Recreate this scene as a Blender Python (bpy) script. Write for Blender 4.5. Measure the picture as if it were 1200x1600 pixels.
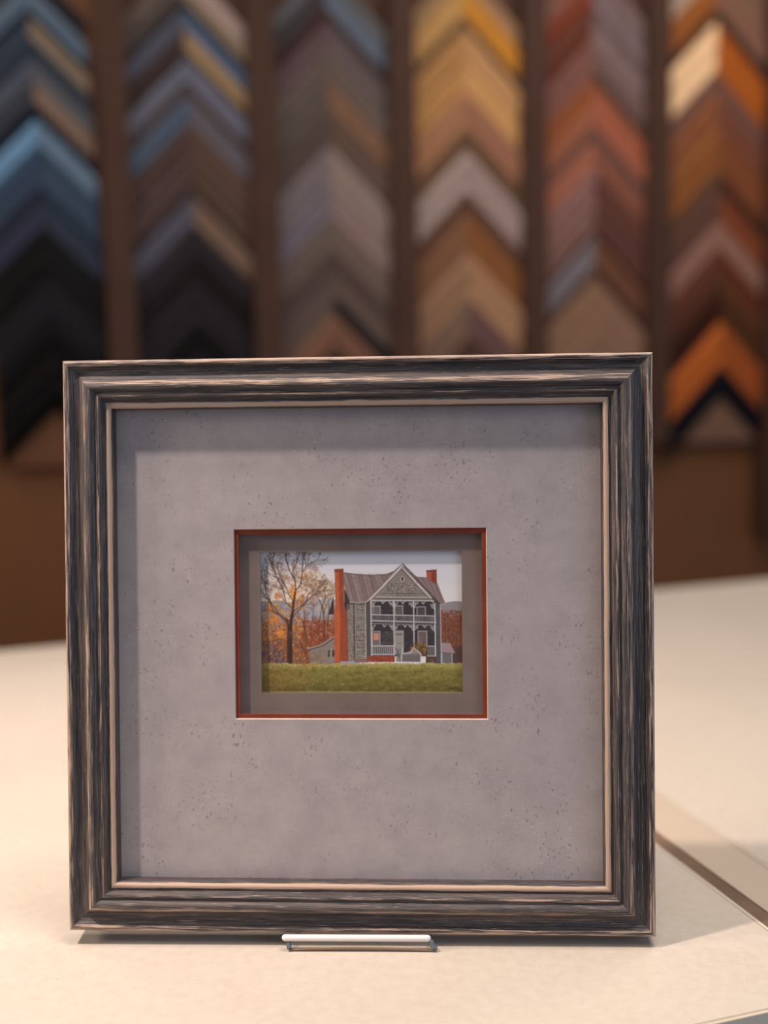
import bpy, bmesh, math, random
import numpy as np
from mathutils import Vector, Matrix
R = math.radians
for o in list(bpy.data.objects): bpy.data.objects.remove(o)
C = bpy.context.scene.collection
SC = bpy.context.scene

# ------------------------------------------------------------------ camera
TABLE = 0.92
CAMZ = TABLE + 0.3477
F = 1800.0                       # focal length in pixels of the 1200 x 1600 frame
PITCH, ROLL = R(6.0), R(-1.2)
fwd = Vector((0, math.cos(PITCH), -math.sin(PITCH)))
rt = Vector((1, 0, 0)); upv = rt.cross(fwd)
rt2 = rt*math.cos(ROLL) + upv*math.sin(ROLL); up2 = -rt*math.sin(ROLL) + upv*math.cos(ROLL)
CAM = Vector((0, 0, CAMZ))
cd = bpy.data.cameras.new('camera'); cam = bpy.data.objects.new('camera', cd); C.objects.link(cam)
cam.matrix_world = Matrix(((rt2.x, up2.x, -fwd.x, CAM.x), (rt2.y, up2.y, -fwd.y, CAM.y), (rt2.z, up2.z, -fwd.z, CAM.z), (0, 0, 0, 1)))
cd.sensor_fit = 'VERTICAL'; cd.sensor_height = 24.0; cd.lens = 24.0*F/1600.0
cd.clip_start = 0.01
cd.dof.use_dof = True; cd.dof.focus_distance = 0.705
cd.dof.aperture_fstop = (cd.lens/1000)/0.0165
cd.dof.aperture_blades = 0
SC.camera = cam

# ------------------------------------------------------------------ light
SC.view_settings.view_transform = 'Standard'; SC.view_settings.look = 'None'
SC.view_settings.exposure = 0.0; SC.view_settings.gamma = 1.0; SC.view_settings.use_curve_mapping = False
w = bpy.data.worlds.new('world'); SC.world = w; w.use_nodes = True
w.node_tree.nodes['Background'].inputs[0].default_value = (0.88, 0.90, 1.0, 1)
w.node_tree.nodes['Background'].inputs[1].default_value = 0.23

def lamp(kind, name, loc, energy, color, target=None, **kw):
    l = bpy.data.lights.new(name, kind); l.energy = energy; l.color = color
    for k, v in kw.items(): setattr(l, k, v)
    o = bpy.data.objects.new(name, l); C.objects.link(o); o.location = loc
    if target is not None:
        o.rotation_euler = (Vector(target) - Vector(loc)).to_track_quat('-Z', 'Y').to_euler()
    return o

# picture frame pose (needed for the key lamp's aim)
FO = Vector((-0.0214, 0.69336, CAMZ - 0.33918))         # bottom centre of the frame's front outer edge
fr = Vector((0.99853, -0.05367, -0.00729)).normalized()
fu = Vector((0.01218, 0.09137, 0.99574)).normalized()
fn = fr.cross(fu).normalized(); fu = fn.cross(fr)        # fn points to the camera
kd = (fr*-0.48 + fu*0.825 + fn*0.30).normalized()
fc = FO + fu*0.2
lamp('SPOT', 'ceiling_spot_key', fc + kd*1.95, 180, (1.0, 0.82, 0.70), fc - fr*0.44 + fu*0.14, spot_size=R(50), spot_blend=1.0, shadow_soft_size=0.045)
lamp('AREA', 'ceiling_lamp_wall_left', (-1.2, 1.7, 2.85), 10, (1.0, 0.87, 0.80), (-0.6, 2.9, 1.4), size=0.5)
lamp('AREA', 'ceiling_lamp_wall_right', (0.9, 2.0, 2.85), 8.5, (1.0, 0.88, 0.79), (0.9, 3.1, 1.5), size=0.5)
lamp('AREA', 'ceiling_lamp_counter', (0.25, 0.50, 2.85), 20, (1.0, 0.86, 0.76), (0.25, 0.70, 0.92), size=0.5)
lamp('AREA', 'added_fill_counter_rear', (0.9, 1.45, 2.85), 10, (1.0, 0.84, 0.68), (0.8, 1.5, 0.92), size=0.5)  # added fill with no known fixture, brightens the far part of the counter
lamp('AREA', 'added_fill_left', (-1.7, 0.35, 1.75), 15, (1.0, 0.80, 0.64), (-0.1, 0.7, 1.1), size=0.3)  # added warm fill, unseen source, brightens the frame's left-facing slopes
lamp('AREA', 'window_daylight', (1.9, -0.9, 1.7), 14, (0.62, 0.78, 1.0), (0, 0.7, 1.1), size=1.2)

# ------------------------------------------------------------------ helpers
def s2l(c):
    c = c/255.0
    return c/12.92 if c <= 0.04045 else ((c+0.055)/1.055)**2.4
def rgb(*c, k=1.0): return tuple(min(1.0, s2l(v)*k) for v in c) + (1.0,)

def tag(o, label=None, cat=None, group=None, kind=None):
    if label: o['label'] = label
    if cat: o['category'] = cat
    if group: o['group'] = group
    if kind: o['kind'] = kind
    return o
def thing(name, label, cat, loc=(0, 0, 0), group=None, mat=None):
    o = bpy.data.objects.new(name, None); C.objects.link(o)
    o.empty_display_size = 0.05
    if mat is not None: o.matrix_world = mat
    else: o.location = loc
    return tag(o, label, cat, group)
def obj(name, bm, mats, parent=None, smooth=False, bevel=0.0):
    me = bpy.data.meshes.new(name)
    bmesh.ops.recalc_face_normals(bm, faces=bm.faces[:])
    bm.to_mesh(me); bm.free()
    for m in (mats if isinstance(mats, (list, tuple)) else [mats]): me.materials.append(m)
    if smooth:
        for p in me.polygons: p.use_smooth = True
    o = bpy.data.objects.new(name, me); C.objects.link(o)
    if parent: o.parent = parent
    if bevel:
        b = o.modifiers.new('bevel', 'BEVEL'); b.width = bevel; b.segments = 2; b.limit_method = 'ANGLE'
    return o
def box(bm, x0, x1, y0, y1, z0, z1, M=None):
    vs = [bm.verts.new((x, y, z)) for x in (x0, x1) for y in (y0, y1) for z in (z0, z1)]
    for f in ((0, 1, 3, 2), (4, 6, 7, 5), (0, 4, 5, 1), (2, 3, 7, 6), (0, 2, 6, 4), (1, 5, 7, 3)):
        bm.faces.new([vs[i] for i in f])
    if M is not None: bmesh.ops.transform(bm, matrix=M, verts=vs)
def prism(bm, pts, z0, z1):
    a = [bm.verts.new((x, y, z0)) for x, y in pts]; b = [bm.verts.new((x, y, z1)) for x, y in pts]
    n = len(pts)
    bm.faces.new(a[::-1]); bm.faces.new(b)
    for i in range(n): bm.faces.new((a[i], a[(i+1) % n], b[(i+1) % n], b[i]))

class NT:
    def __init__(s, name):
        s.m = bpy.data.materials.new(name); s.m.use_nodes = True; s.t = s.m.node_tree
        s.b = s.t.nodes['Principled BSDF']
    def n(s, t, **kw):
        q = s.t.nodes.new(t)
        for k, v in kw.items(): setattr(q, k, v)
        return q
    def l(s, a, b): s.t.links.new(a, b)
    def noise(s, vec, scale, detail=4, rough=.55):
        q = s.n('ShaderNodeTexNoise'); q.inputs['Scale'].default_value = scale
        q.inputs['Detail'].default_value = detail; q.inputs['Roughness'].default_value = rough
        s.l(vec, q.inputs['Vector']); return q.outputs['Fac']
    def map(s, vec, scale=(1, 1, 1), loc=(0, 0, 0)):
        q = s.n('ShaderNodeMapping'); q.inputs['Scale'].default_value = scale; q.inputs['Location'].default_value = loc
        s.l(vec, q.inputs['Vector']); return q.outputs['Vector']
    def ramp(s, fac, stops, interp='LINEAR'):
        q = s.n('ShaderNodeValToRGB'); q.color_ramp.interpolation = interp
        e = q.color_ramp.elements
        while len(e) < len(stops): e.new(0.5)
        for i, (p, c) in enumerate(stops):
            e[i].position = p; e[i].color = c if len(c) == 4 else (*c, 1)
        s.l(fac, q.inputs['Fac']); return q.outputs['Color']
    def mix(s, fac, a, b, mode='MIX'):
        q = s.n('ShaderNodeMix', data_type='RGBA', blend_type=mode)
        for v, i in ((fac, 0), (a, 6), (b, 7)):
            if hasattr(v, 'is_linked'): s.l(v, q.inputs[i])
            else: q.inputs[i].default_value = v
        return q.outputs[2]
    def math(s, op, a, b=0.0, clamp=False):
        q = s.n('ShaderNodeMath', operation=op); q.use_clamp = clamp
        for v, i in ((a, 0), (b, 1)):
            if hasattr(v, 'is_linked'): s.l(v, q.inputs[i])
            else: q.inputs[i].default_value = v
        return q.outputs[0]
    def bump(s, h, strength, dist):
        q = s.n('ShaderNodeBump'); q.inputs['Strength'].default_value = strength; q.inputs['Distance'].default_value = dist
        s.l(h, q.inputs['Height']); s.l(q.outputs['Normal'], s.b.inputs['Normal'])
    def obj(s): return s.n('ShaderNodeTexCoord').outputs['Object']
    def uv(s): return s.n('ShaderNodeTexCoord').outputs['UV']
def plain(name, col, rough=0.6, var=0.10, scale=30, spec=0.4):
    t = NT(name); v = t.noise(t.obj(), scale)
    dk = tuple(c*(1-var) for c in col[:3]) + (1,); lt = tuple(min(1, c*(1+var)) for c in col[:3]) + (1,)
    t.l(t.ramp(v, [(0.3, dk), (0.7, lt)]), t.b.inputs['Base Color'])
    t.b.inputs['Roughness'].default_value = rough; t.b.inputs['Specular IOR Level'].default_value = spec
    return t.m

# ------------------------------------------------------------------ materials
def laminate():
    t = NT('speckled_cream_laminate'); o = t.obj()
    n1 = t.noise(o, 140, 5, .65); n2 = t.noise(o, 5, 3); n3 = t.noise(t.map(o, (1, 1, 1), (3, 7, 1)), 420, 2)
    c = t.ramp(n1, [(0.30, rgb(190, 179, 166)), (0.5, rgb(197, 187, 175)), (0.72, rgb(204, 195, 184))])
    c = t.mix(0.35, c, t.ramp(n2, [(0.35, rgb(191, 181, 168)), (0.65, rgb(202, 194, 181))]))
    c = t.mix(t.ramp(n3, [(0.24, (1, 1, 1)), (0.28, (0, 0, 0))]), c, rgb(168, 150, 128))
    t.l(c, t.b.inputs['Base Color']); t.b.inputs['Roughness'].default_value = .55
    t.b.inputs['Specular IOR Level'].default_value = .3
    t.bump(n1, .3, .0006); return t.m
M_TABLE = laminate()
M_EDGE = plain('cream_edge_band', rgb(214, 204, 186), .4, .03, 20)
M_CHAN = plain('smooth_cream_track', rgb(192, 178, 162), .4, .03, 6)
M_GROOVE = plain('brown_groove_strip', rgb(112, 92, 76), .5, .25, 22)  # plain brown for the strip along the track's near side
M_LINE = plain('brown_glue_line', rgb(120, 88, 60), .6, .1, 60)
M_FLOOR = plain('grey_floor', rgb(150, 148, 150), .5, .08, 6)
M_CAB = plain('brown_cabinet_board', rgb(118, 78, 44), .6, .08, 4)
M_WALL = plain('brown_wall_paint', rgb(104, 64, 32), .7, .06, 3)
M_POST = plain('dark_brown_divider', rgb(66, 44, 34), .7, .10, 9, .2)

def matboard(name, base, lo, hi, fleck=True):
    t = NT(name); o = t.obj()
    n1 = t.noise(t.map(o, (1, 1, 1)), 60, 4, .6)
    fib = t.noise(t.map(o, (900, 900, 110)), 1.0, 3, .6)
    fib2 = t.noise(t.map(o, (110, 900, 900)), 1.0, 3, .6)
    c = t.ramp(n1, [(0.32, lo), (0.5, base), (0.7, hi)])
    if fleck:
        c = t.mix(.30, c, t.ramp(fib, [(0.3, lo), (0.7, hi)]))
        c = t.mix(.20, c, t.ramp(fib2, [(0.3, lo), (0.7, hi)]))
        sp = t.noise(t.map(o, (520, 520, 380)), 1.0, 1, .5)
        cl = t.noise(o, 38, 2, .5)
        m = t.math('MULTIPLY', t.ramp(sp, [(0.27, (1, 1, 1)), (0.35, (0, 0, 0))]), t.ramp(cl, [(0.42, (0, 0, 0)), (0.62, (1, 1, 1))]))
        c = t.mix(t.math('MULTIPLY', m, .75), c, tuple(v*.48 for v in base[:3]) + (1,))
        sp2 = t.noise(t.map(o, (430, 430, 560), (5, 2, 8)), 1.0, 1, .5)
        m2 = t.math('MULTIPLY', t.ramp(sp2, [(0.66, (0, 0, 0)), (0.74, (1, 1, 1))]), t.ramp(cl, [(0.42, (0, 0, 0)), (0.62, (1, 1, 1))]))
        c = t.mix(t.math('MULTIPLY', m2, .5), c, tuple(min(1, v*1.35) for v in base[:3]) + (1,))
    t.l(c, t.b.inputs['Base Color']); t.b.inputs['Roughness'].default_value = .95
    t.b.inputs['Specular IOR Level'].default_value = .1
    if fleck: t.bump(fib, .25, .0002)
    return t.m
M_MAT = matboard('flecked_grey_matboard', rgb(161, 153, 155), rgb(150, 143, 146), rgb(170, 162, 163))
M_BEVEL = plain('cream_bevel_core', rgb(205, 190, 186), .9, .03, 50, .1)
M_RUST = matboard('rust_red_matboard', rgb(122, 60, 44), rgb(115, 56, 40), rgb(129, 65, 48), False)
M_TAUPE = matboard('taupe_matboard', rgb(118, 105, 101), rgb(114, 101, 97), rgb(122, 109, 105), False)
M_BACK = plain('brown_backing_paper', rgb(150, 120, 85), .9)

def moulding_mat():
    t = NT('weathered_charcoal_moulding'); uv = t.uv()
    sep = t.n('ShaderNodeSeparateXYZ'); t.l(uv, sep.inputs[0])
    warp = t.noise(t.map(uv, (14, 60, 1)), 1.0, 3)
    off = t.math('MULTIPLY', t.math('SUBTRACT', warp, .5), .0035)
    cmb = t.n('ShaderNodeCombineXYZ'); t.l(sep.outputs[0], cmb.inputs[0]); t.l(t.math('ADD', sep.outputs[1], off), cmb.inputs[1])
    v = cmb.outputs[0]
    fine = t.noise(t.map(v, (30, 1500, 1)), 1.0, 5, .72)
    scr = t.noise(t.map(v, (48, 900, 1), (5, 2, 0)), 1.0, 4, .7)
    mid = t.noise(t.map(v, (9, 520, 1), (3, 11, 0)), 1.0, 4, .6)
    brk = t.noise(t.map(uv, (45, 400, 1), (7, 3, 0)), 1.0, 3, .6)
    vn = t.math('DIVIDE', sep.outputs[1], 0.0620)
    tan = rgb(192, 165, 146)
    base = t.ramp(mid, [(0.34, rgb(48, 44, 50)), (0.50, rgb(70, 64, 66)), (0.64, rgb(98, 88, 84)), (0.76, rgb(124, 110, 102))])
    base = t.mix(t.ramp(fine, [(0.40, (1, 1, 1)), (0.47, (0, 0, 0))]), base, rgb(30, 28, 34))
    base = t.mix(t.ramp(fine, [(0.56, (0, 0, 0)), (0.66, (.6, .6, .6))]), base, rgb(150, 134, 122))
    base = t.mix(t.ramp(scr, [(0.60, (0, 0, 0)), (0.66, (.55, .55, .55))]), base, rgb(176, 156, 140))
    g = lambda x: (x, x, x)
    Z = [(0.0, .15), (0.286, .25), (0.302, .60), (0.33, .62), (0.345, .46), (0.368, .54), (0.390, .30), (0.41, .05), (0.48, .08), (0.54, .22),
         (0.575, .46), (0.615, .54), (0.66, .38), (0.70, .24), (0.735, .10), (0.758, .40), (0.785, .52), (0.80, .30), (0.835, .10), (0.878, .20), (0.897, .66), (0.911, .85), (0.945, .84), (0.962, .48), (0.985, .38)]
    fc_ = t.n('ShaderNodeFloatCurve'); cu = fc_.mapping.curves[0]
    cu.points[0].location = Z[0]; cu.points[1].location = (1.0, .15)
    for p_ in Z[1:]: cu.points.new(*p_)
    for p_ in cu.points: p_.handle_type = 'VECTOR'
    fc_.mapping.update(); t.l(vn, fc_.inputs['Value']); zone = fc_.outputs['Value']
    patch = t.noise(t.map(uv, (11, 90, 1), (2, 9, 0)), 1.0, 2, .5)
    s = t.math('ADD', t.math('MULTIPLY', fine, 1.1), t.math('SUBTRACT', t.math('MULTIPLY', brk, .5), .30))
    s = t.math('ADD', s, t.math('MULTIPLY', t.math('SUBTRACT', patch, .5), .5))
    wear_and_toplight = t.math('MULTIPLY', t.math('SUBTRACT', t.math('ADD', s, zone), .97), 6.0, True)  # rubbed tan edges; on the outer bead it also paints in top light
    c = t.mix(t.math('MULTIPLY', wear_and_toplight, .9), base, tan)
    t.l(c, t.b.inputs['Base Color']); t.b.inputs['Roughness'].default_value = .42
    t.b.inputs['Specular IOR Level'].default_value = .5
    t.bump(t.math('ADD', fine, t.math('MULTIPLY', mid, .6)), .8, .0005)
    return t.m
M_MOULD = moulding_mat()

def acrylic():
    t = NT('clear_acrylic_sheet')
    tr = t.n('ShaderNodeBsdfTransparent'); tr.inputs[0].default_value = (.95, .96, .96, 1)
    gl = t.n('ShaderNodeBsdfGlossy'); gl.inputs['Roughness'].default_value = .05
    mx = t.n('ShaderNodeMixShader'); mx.inputs[0].default_value = .05
    t.l(tr.outputs[0], mx.inputs[1]); t.l(gl.outputs[0], mx.inputs[2])
    t.l(mx.outputs[0], t.t.nodes['Material Output'].inputs['Surface'])
    return t.m
M_ACR = acrylic()
def acrylic_edge():
    t = NT('acrylic_cut_edge')
    tr = t.n('ShaderNodeBsdfTransparent'); tr.inputs[0].default_value = (.50, .56, .60, 1)
    t.b.inputs['Base Color'].default_value = (.20, .25, .30, 1); t.b.inputs['Roughness'].default_value = .15
    mx = t.n('ShaderNodeMixShader'); mx.inputs[0].default_value = .45
    t.l(tr.outputs[0], mx.inputs[1]); t.l(t.b.outputs[0], mx.inputs[2])
    t.l(mx.outputs[0], t.t.nodes['Material Output'].inputs['Surface'])
    return t.m
M_ACE = acrylic_edge()
M_LIP = plain('milky_polished_edge', rgb(222, 219, 219), .25, .02, 40)

# ------------------------------------------------------------------ room
def struct(name, bm, m, **kw): return tag(obj(name, bm, m, **kw), kind='structure')
bm = bmesh.new(); box(bm, -4, 5, -3, 6, -.05, 0); struct('floor', bm, M_FLOOR)
WY = R(17)                                             # the wall and counter run at 17 degrees to the picture
wd = Vector((math.cos(WY), math.sin(WY), 0)); wn = Vector((math.sin(WY), -math.cos(WY), 0))
WO = Vector((0, 2.62, TABLE))                          # point on the front of the sample boards
MW = Matrix(((wd.x, -wn.x, 0, WO.x), (wd.y, -wn.y, 0, WO.y), (0, 0, 1, WO.z), (0, 0, 0, 1)))   # wall frame: x along, y into wall, z up from table height
def wallpt(px, py, depth=0.0):
    d = fwd + rt2*((px-600)/F) - up2*((py-800)/F)
    o = WO - wn*depth - CAM
    q = d*(o.dot(wn)/d.dot(wn)) + CAM - WO
    return q.dot(wd), q.z
bm = bmesh.new(); box(bm, -3.2, 3.2, .03, .13, -TABLE, 1.9, MW); struct('wall_back', bm, M_WALL)
bm = bmesh.new(); box(bm, -3.2, 3.2, .005, .03, -TABLE, -.83, MW); struct('baseboard_back', bm, M_CAB)

# ------------------------------------------------------------------ counter
def P(x, y): return (x, y)
# plan corners of the two counter tops and the track between them
fd = Vector((math.cos(R(18)), math.sin(R(18)))); bd = Vector((math.cos(R(19.4)), math.sin(R(19.4))))
fp = Vector((0.171, 0.5955)); bp = Vector((-0.533, 1.572)); bd = Vector((0.681+0.533, 2.026-1.572)).normalized()
cdv = Vector((math.cos(R(-74.6)), math.sin(R(-74.6))))
def isect(p, d, q, e):
    t = ((q.x-p.x)*e.y - (q.y-p.y)*e.x)/(d.x*e.y - d.y*e.x); return p + d*t
near = Vector((0.222, 0.7765)); mid_ = Vector((0.2305, 0.795)); far = Vector((0.250, 0.877))
def pt2(px, py):
    d = fwd + rt2*((px-600)/F) - up2*((py-800)/F); q = CAM + d*((TABLE-CAMZ)/d.z); return Vector((q.x, q.y))
near = pt2(1113, 1384); mid_ = pt2(1113, 1361); far = pt2(1113, 1298)
nf, nb = isect(near, cdv, fp, fd), isect(near, cdv, bp, bd)
mf, mb = isect(mid_, cdv, fp, fd), isect(mid_, cdv, bp, bd)
ff, fb = isect(far, cdv, fp, fd), isect(far, cdv, bp, bd)
lf, lb = fp - fd*1.5, bp - bd*1.7
rf, rb = fp + fd*1.6, bp + bd*1.6
def inset(q, k): return [(v.x, v.y) for v in q]
def counter(name, label, q, sides):
    t = thing(name, label, 'counter')
    n = len(q); c = sum(q, Vector((0, 0)))/n
    # top panel is drawn in by the edge band; a thin glue line shows between them
    def shrink(q, d):
        out = []
        for i in range(n):
            a, b, e = q[i-1], q[i], q[(i+1) % n]
            d1 = (b-a).normalized(); d2 = (e-b).normalized()
            n1 = Vector((-d1.y, d1.x)); n2 = Vector((-d2.y, d2.x))
            out.append(isect(a+n1*d, d1, b+n2*d, d2))
        return out
    q1, q2 = shrink(q, .0022), shrink(q, .0030)
    bm = bmesh.new(); prism(bm, [tuple(v) for v in q2], TABLE-.035, TABLE); obj('countertop', bm, M_TABLE, t)
    for nm, A, B, z, m in (('edge_band', q, q1, TABLE-.0001, M_EDGE), ('glue_line', q1, q2, TABLE-.0006, M_LINE)):
        bm = bmesh.new()
        for i in range(n):
            j = (i+1) % n
            vs = [bm.verts.new((v.x, v.y, zz)) for zz in (TABLE-.035, z) for v in (A[i], A[j], B[j], B[i])]
            for f in ((3, 2, 1, 0), (4, 5, 6, 7), (0, 1, 5, 4), (1, 2, 6, 5), (2, 3, 7, 6), (3, 0, 4, 7)): bm.faces.new([vs[k] for k in f])
        obj(nm, bm, m, t)
    q3 = shrink(q, .05)
    bm = bmesh.new(); prism(bm, [tuple(v) for v in q3], 0.0, TABLE-.035); obj('base_cabinet', bm, M_CAB, t)
    return t
counter('work_counter', 'cream speckled laminate counter that the picture frame stands on', [lf, nf, nb, lb], None)
counter('side_counter', 'cream speckled laminate counter section beyond the diagonal track at the right edge', [ff, rf, rb, fb], None)
t = thing('counter_track', 'smooth cream track with a brown groove, running diagonally between the two counter tops', 'track')
bm = bmesh.new(); prism(bm, [tuple(v) for v in (mf, ff-fd*.0008, fb-bd*.0008, mb)], TABLE-.03, TABLE-.0003); obj('track_cover', bm, M_CHAN, t)
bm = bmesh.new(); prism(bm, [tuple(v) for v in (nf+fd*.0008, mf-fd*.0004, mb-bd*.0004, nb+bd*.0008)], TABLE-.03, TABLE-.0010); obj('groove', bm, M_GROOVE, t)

# ------------------------------------------------------------------ picture frame
FM = Matrix(((fr.x, -fn.x, fu.x, FO.x), (fr.y, -fn.y, fu.y, FO.y), (fr.z, -fn.z, fu.z, FO.z), (0, 0, 0, 1)))  # x right, y into the picture, z up
W, H = 0.370, 0.3625
pic = thing('picture_frame', 'square picture frame of weathered charcoal and tan wood around a small painting of a farmhouse', 'picture frame', mat=FM)
HB = .011                                              # outer bead height above the mat plane
PROF = [(0, -8), (0, 10.4), (.5, 11.6), (1.6, 12.3), (2.8, 12.2), (4.0, 11.3), (5.0, 10.0), (6.0, 9.2), (7.6, 8.7), (9.4, 8.9), (11.0, 9.9),
        (12.4, 11.6), (13.8, 13.8), (15.2, 15.3), (16.6, 16.0), (18.0, 15.8), (19.2, 14.8), (20.1, 13.3), (20.7, 12.9), (21.4, 13.3), (22.3, 14.0), (23.3, 14.0),
        (24.2, 13.1), (24.9, 11.2), (25.5, 10.0), (26.2, 10.0), (27.0, 10.3), (28.4, 10.9), (29.6, 10.6), (30.4, 9.4), (30.8, 7.5), (31.0, .25), (31.0, -1.0), (24, -1.0), (24, -8)]
def rail(side):
    bm = bmesh.new(); uvl = bm.loops.layers.uv.new('uv')
    arc = [0]
    for a, b in zip(PROF, PROF[1:]): arc.append(arc[-1] + math.hypot(b[0]-a[0], b[1]-a[1])/1000)
    off = {'top': 0, 'right': 1.7, 'bottom': 3.1, 'left': 5.3}[side]
    L = W if side in ('top', 'bottom') else H
    NS = 24
    rows = []
    for s in range(NS+1):
        row = []
        for (wm, hm), a in zip(PROF, arc):
            wv, hv = wm/1000, hm/1000
            u = wv + (L-2*wv)*s/NS
            y = HB - hv
            p = {'top': (-W/2+u, y, H-wv), 'bottom': (-W/2+u, y, wv), 'left': (-W/2+wv, y, u), 'right': (W/2-wv, y, u)}[side]
            row.append((bm.verts.new(p), (u+off, a)))
        rows.append(row)
    for s in range(NS):
        for i in range(len(PROF)-1):
            q = [rows[s][i], rows[s+1][i], rows[s+1][i+1], rows[s][i+1]]
            f = bm.faces.new([v for v, _ in q])
            for lp, (_, uv) in zip(f.loops, q): lp[uvl].uv = uv
    for s in (0, NS):
        pass
    o = obj('rail', bm, M_MOULD, pic, smooth=True)
    return o
for s in ('top', 'right', 'bottom', 'left'): rail(s)

def window_board(name, outer, inner, y0, th, m, bev=None, bevw=0.0):
    """a mat board with a window; outer/inner = (x0,x1,z0,z1); front at y0, thickness th"""
    bm = bmesh.new()
    def ring(b, y): return [bm.verts.new(p) for p in ((b[0], y, b[2]), (b[1], y, b[2]), (b[1], y, b[3]), (b[0], y, b[3]))]
    inn2 = (inner[0]+bevw, inner[1]-bevw, inner[2]+bevw, inner[3]-bevw)
    r = [ring(outer, y0), ring(inner, y0), ring(inn2, y0+th), ring(outer, y0+th)]
    for k, mi in ((0, 0), (1, 1 if bev else 0), (2, 0), (3, 0)):
        A, B = r[k], r[(k+1) % 4]
        for i in range(4):
            f = bm.faces.new((A[i], A[(i+1) % 4], B[(i+1) % 4], B[i])); f.material_index = mi
    return obj(name, bm, [m] + ([bev] if bev else []), pic)
OUT = (-.160, .160, .025, .3375)
Y0 = HB
window_board('mat_board', OUT, (-.0791, .0825, .1329, .2548), Y0, .0014, M_MAT, M_BEVEL, .00035)
window_board('inner_mat', OUT, (-.0760, .0793, .1359, .2513), Y0+.0014, .0014, M_RUST)
window_board('mat_liner', OUT, (-.0627, .0667, .1488, .2397), Y0+.0056, .0012, M_TAUPE)
bm = bmesh.new()
box(bm, -.157, -.0775, Y0+.0028, Y0+.0056, .028, .336); box(bm, .0810, .157, Y0+.0028, Y0+.0056, .028, .336)
box(bm, -.0775, .0810, Y0+.0028, Y0+.0056, .028, .1344); box(bm, -.0775, .0810, Y0+.0028, Y0+.0056, .2528, .336)
obj('mat_spacer', bm, M_BEVEL, pic)
bm = bmesh.new()
ly0, ly1 = Y0+.0068, Y0+.0088
box(bm, -.157, -.0690, ly0, ly1, .028, .336); box(bm, .0730, .157, ly0, ly1, .028, .336)
box(bm, -.0690, .0730, ly0, ly1, .028, .1440); box(bm, -.0690, .0730, ly0, ly1, .2450, .336)
obj('liner_spacer', bm, M_BEVEL, pic)
bm = bmesh.new(); box(bm, -.160, .160, Y0+.0096, Y0+.012, .026, .3370); obj('backing_board', bm, M_BACK, pic)

# ---- the painting: pigments laid down stroke by stroke on a fine grid of points
class Canvas:
    def __init__(s, w, h, ss=3):
        s.w, s.h, s.ss = w, h, ss
        s.a = np.zeros((h*ss, w*ss, 3), np.float32); s.x0, s.y0 = 406, 862
        s.rng = np.random.RandomState(7)
        yy, xx = np.mgrid[0:h*ss, 0:w*ss]; s.X = (xx+.5)/ss + s.x0; s.Y = (yy+.5)/ss + s.y0
    def box(s, x0, y0, x1, y1):
        f = lambda v, o, n: int(max(0, min(n, (v-o)*s.ss)))
        return slice(f(y0, s.y0, s.a.shape[0]), f(y1, s.y0, s.a.shape[0])+1), slice(f(x0, s.x0, s.a.shape[1]), f(x1, s.x0, s.a.shape[1])+1)
    def blend(s, sl, m, col, al):
        c = np.array(col, np.float32) if not isinstance(col, np.ndarray) else col
        a = (m*al)[..., None]; s.a[sl] = s.a[sl]*(1-a) + c*a
    def poly(s, pts, col, al=1.0):
        xs = [p[0] for p in pts]; ys = [p[1] for p in pts]
        sl = s.box(min(xs), min(ys), max(xs), max(ys)); X, Y = s.X[sl], s.Y[sl]
        m = np.zeros(X.shape, bool); n = len(pts)
        for i in range(n):
            (xa, ya), (xb, yb) = pts[i], pts[(i+1) % n]
            if ya == yb: continue
            m ^= ((Y < ya) != (Y < yb)) & (X < xa + (Y-ya)*(xb-xa)/(yb-ya))
        s.blend(sl, m.astype(np.float32), col, al); return sl, m
    def line(s, pts, wd, col, al=1.0):
        for (xa, ya), (xb, yb) in zip(pts, pts[1:]):
            sl = s.box(min(xa, xb)-wd, min(ya, yb)-wd, max(xa, xb)+wd, max(ya, yb)+wd); X, Y = s.X[sl], s.Y[sl]
            if X.size == 0: continue
            dx, dy = xb-xa, yb-ya; L = dx*dx+dy*dy+1e-9
            t = np.clip(((X-xa)*dx+(Y-ya)*dy)/L, 0, 1); d = np.hypot(X-xa-t*dx, Y-ya-t*dy)
            s.blend(sl, np.clip((wd/2-d)*s.ss+.5, 0, 1), col, al)
    def dots(s, n, reg, r, cols, al=.8, dens=None):
        for _ in range(n):
            x, y = s.rng.uniform(reg[0], reg[2]), s.rng.uniform(reg[1], reg[3])
            if dens and s.rng.rand() > dens(x, y): continue
            rr = r*s.rng.uniform(.5, 1.3); a = s.rng.uniform(0, 3.1)
            s.line([(x, y), (x+rr*math.cos(a), y+rr*math.sin(a))], rr, cols[s.rng.randint(len(cols))], al*s.rng.uniform(.5, 1))
    def noise(s, sx, sy, seed):
        g = np.random.RandomState(seed).rand(int(s.h/sy)+3, int(s.w/sx)+3)
        u = (s.X-s.x0)/sx; v = (s.Y-s.y0)/sy; i = u.astype(int); j = v.astype(int); fu_, fv_ = u-i, v-j
        return g[j, i]*(1-fu_)*(1-fv_)+g[j, i+1]*fu_*(1-fv_)+g[j+1, i]*(1-fu_)*fv_+g[j+1, i+1]*fu_*fv_
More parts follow.
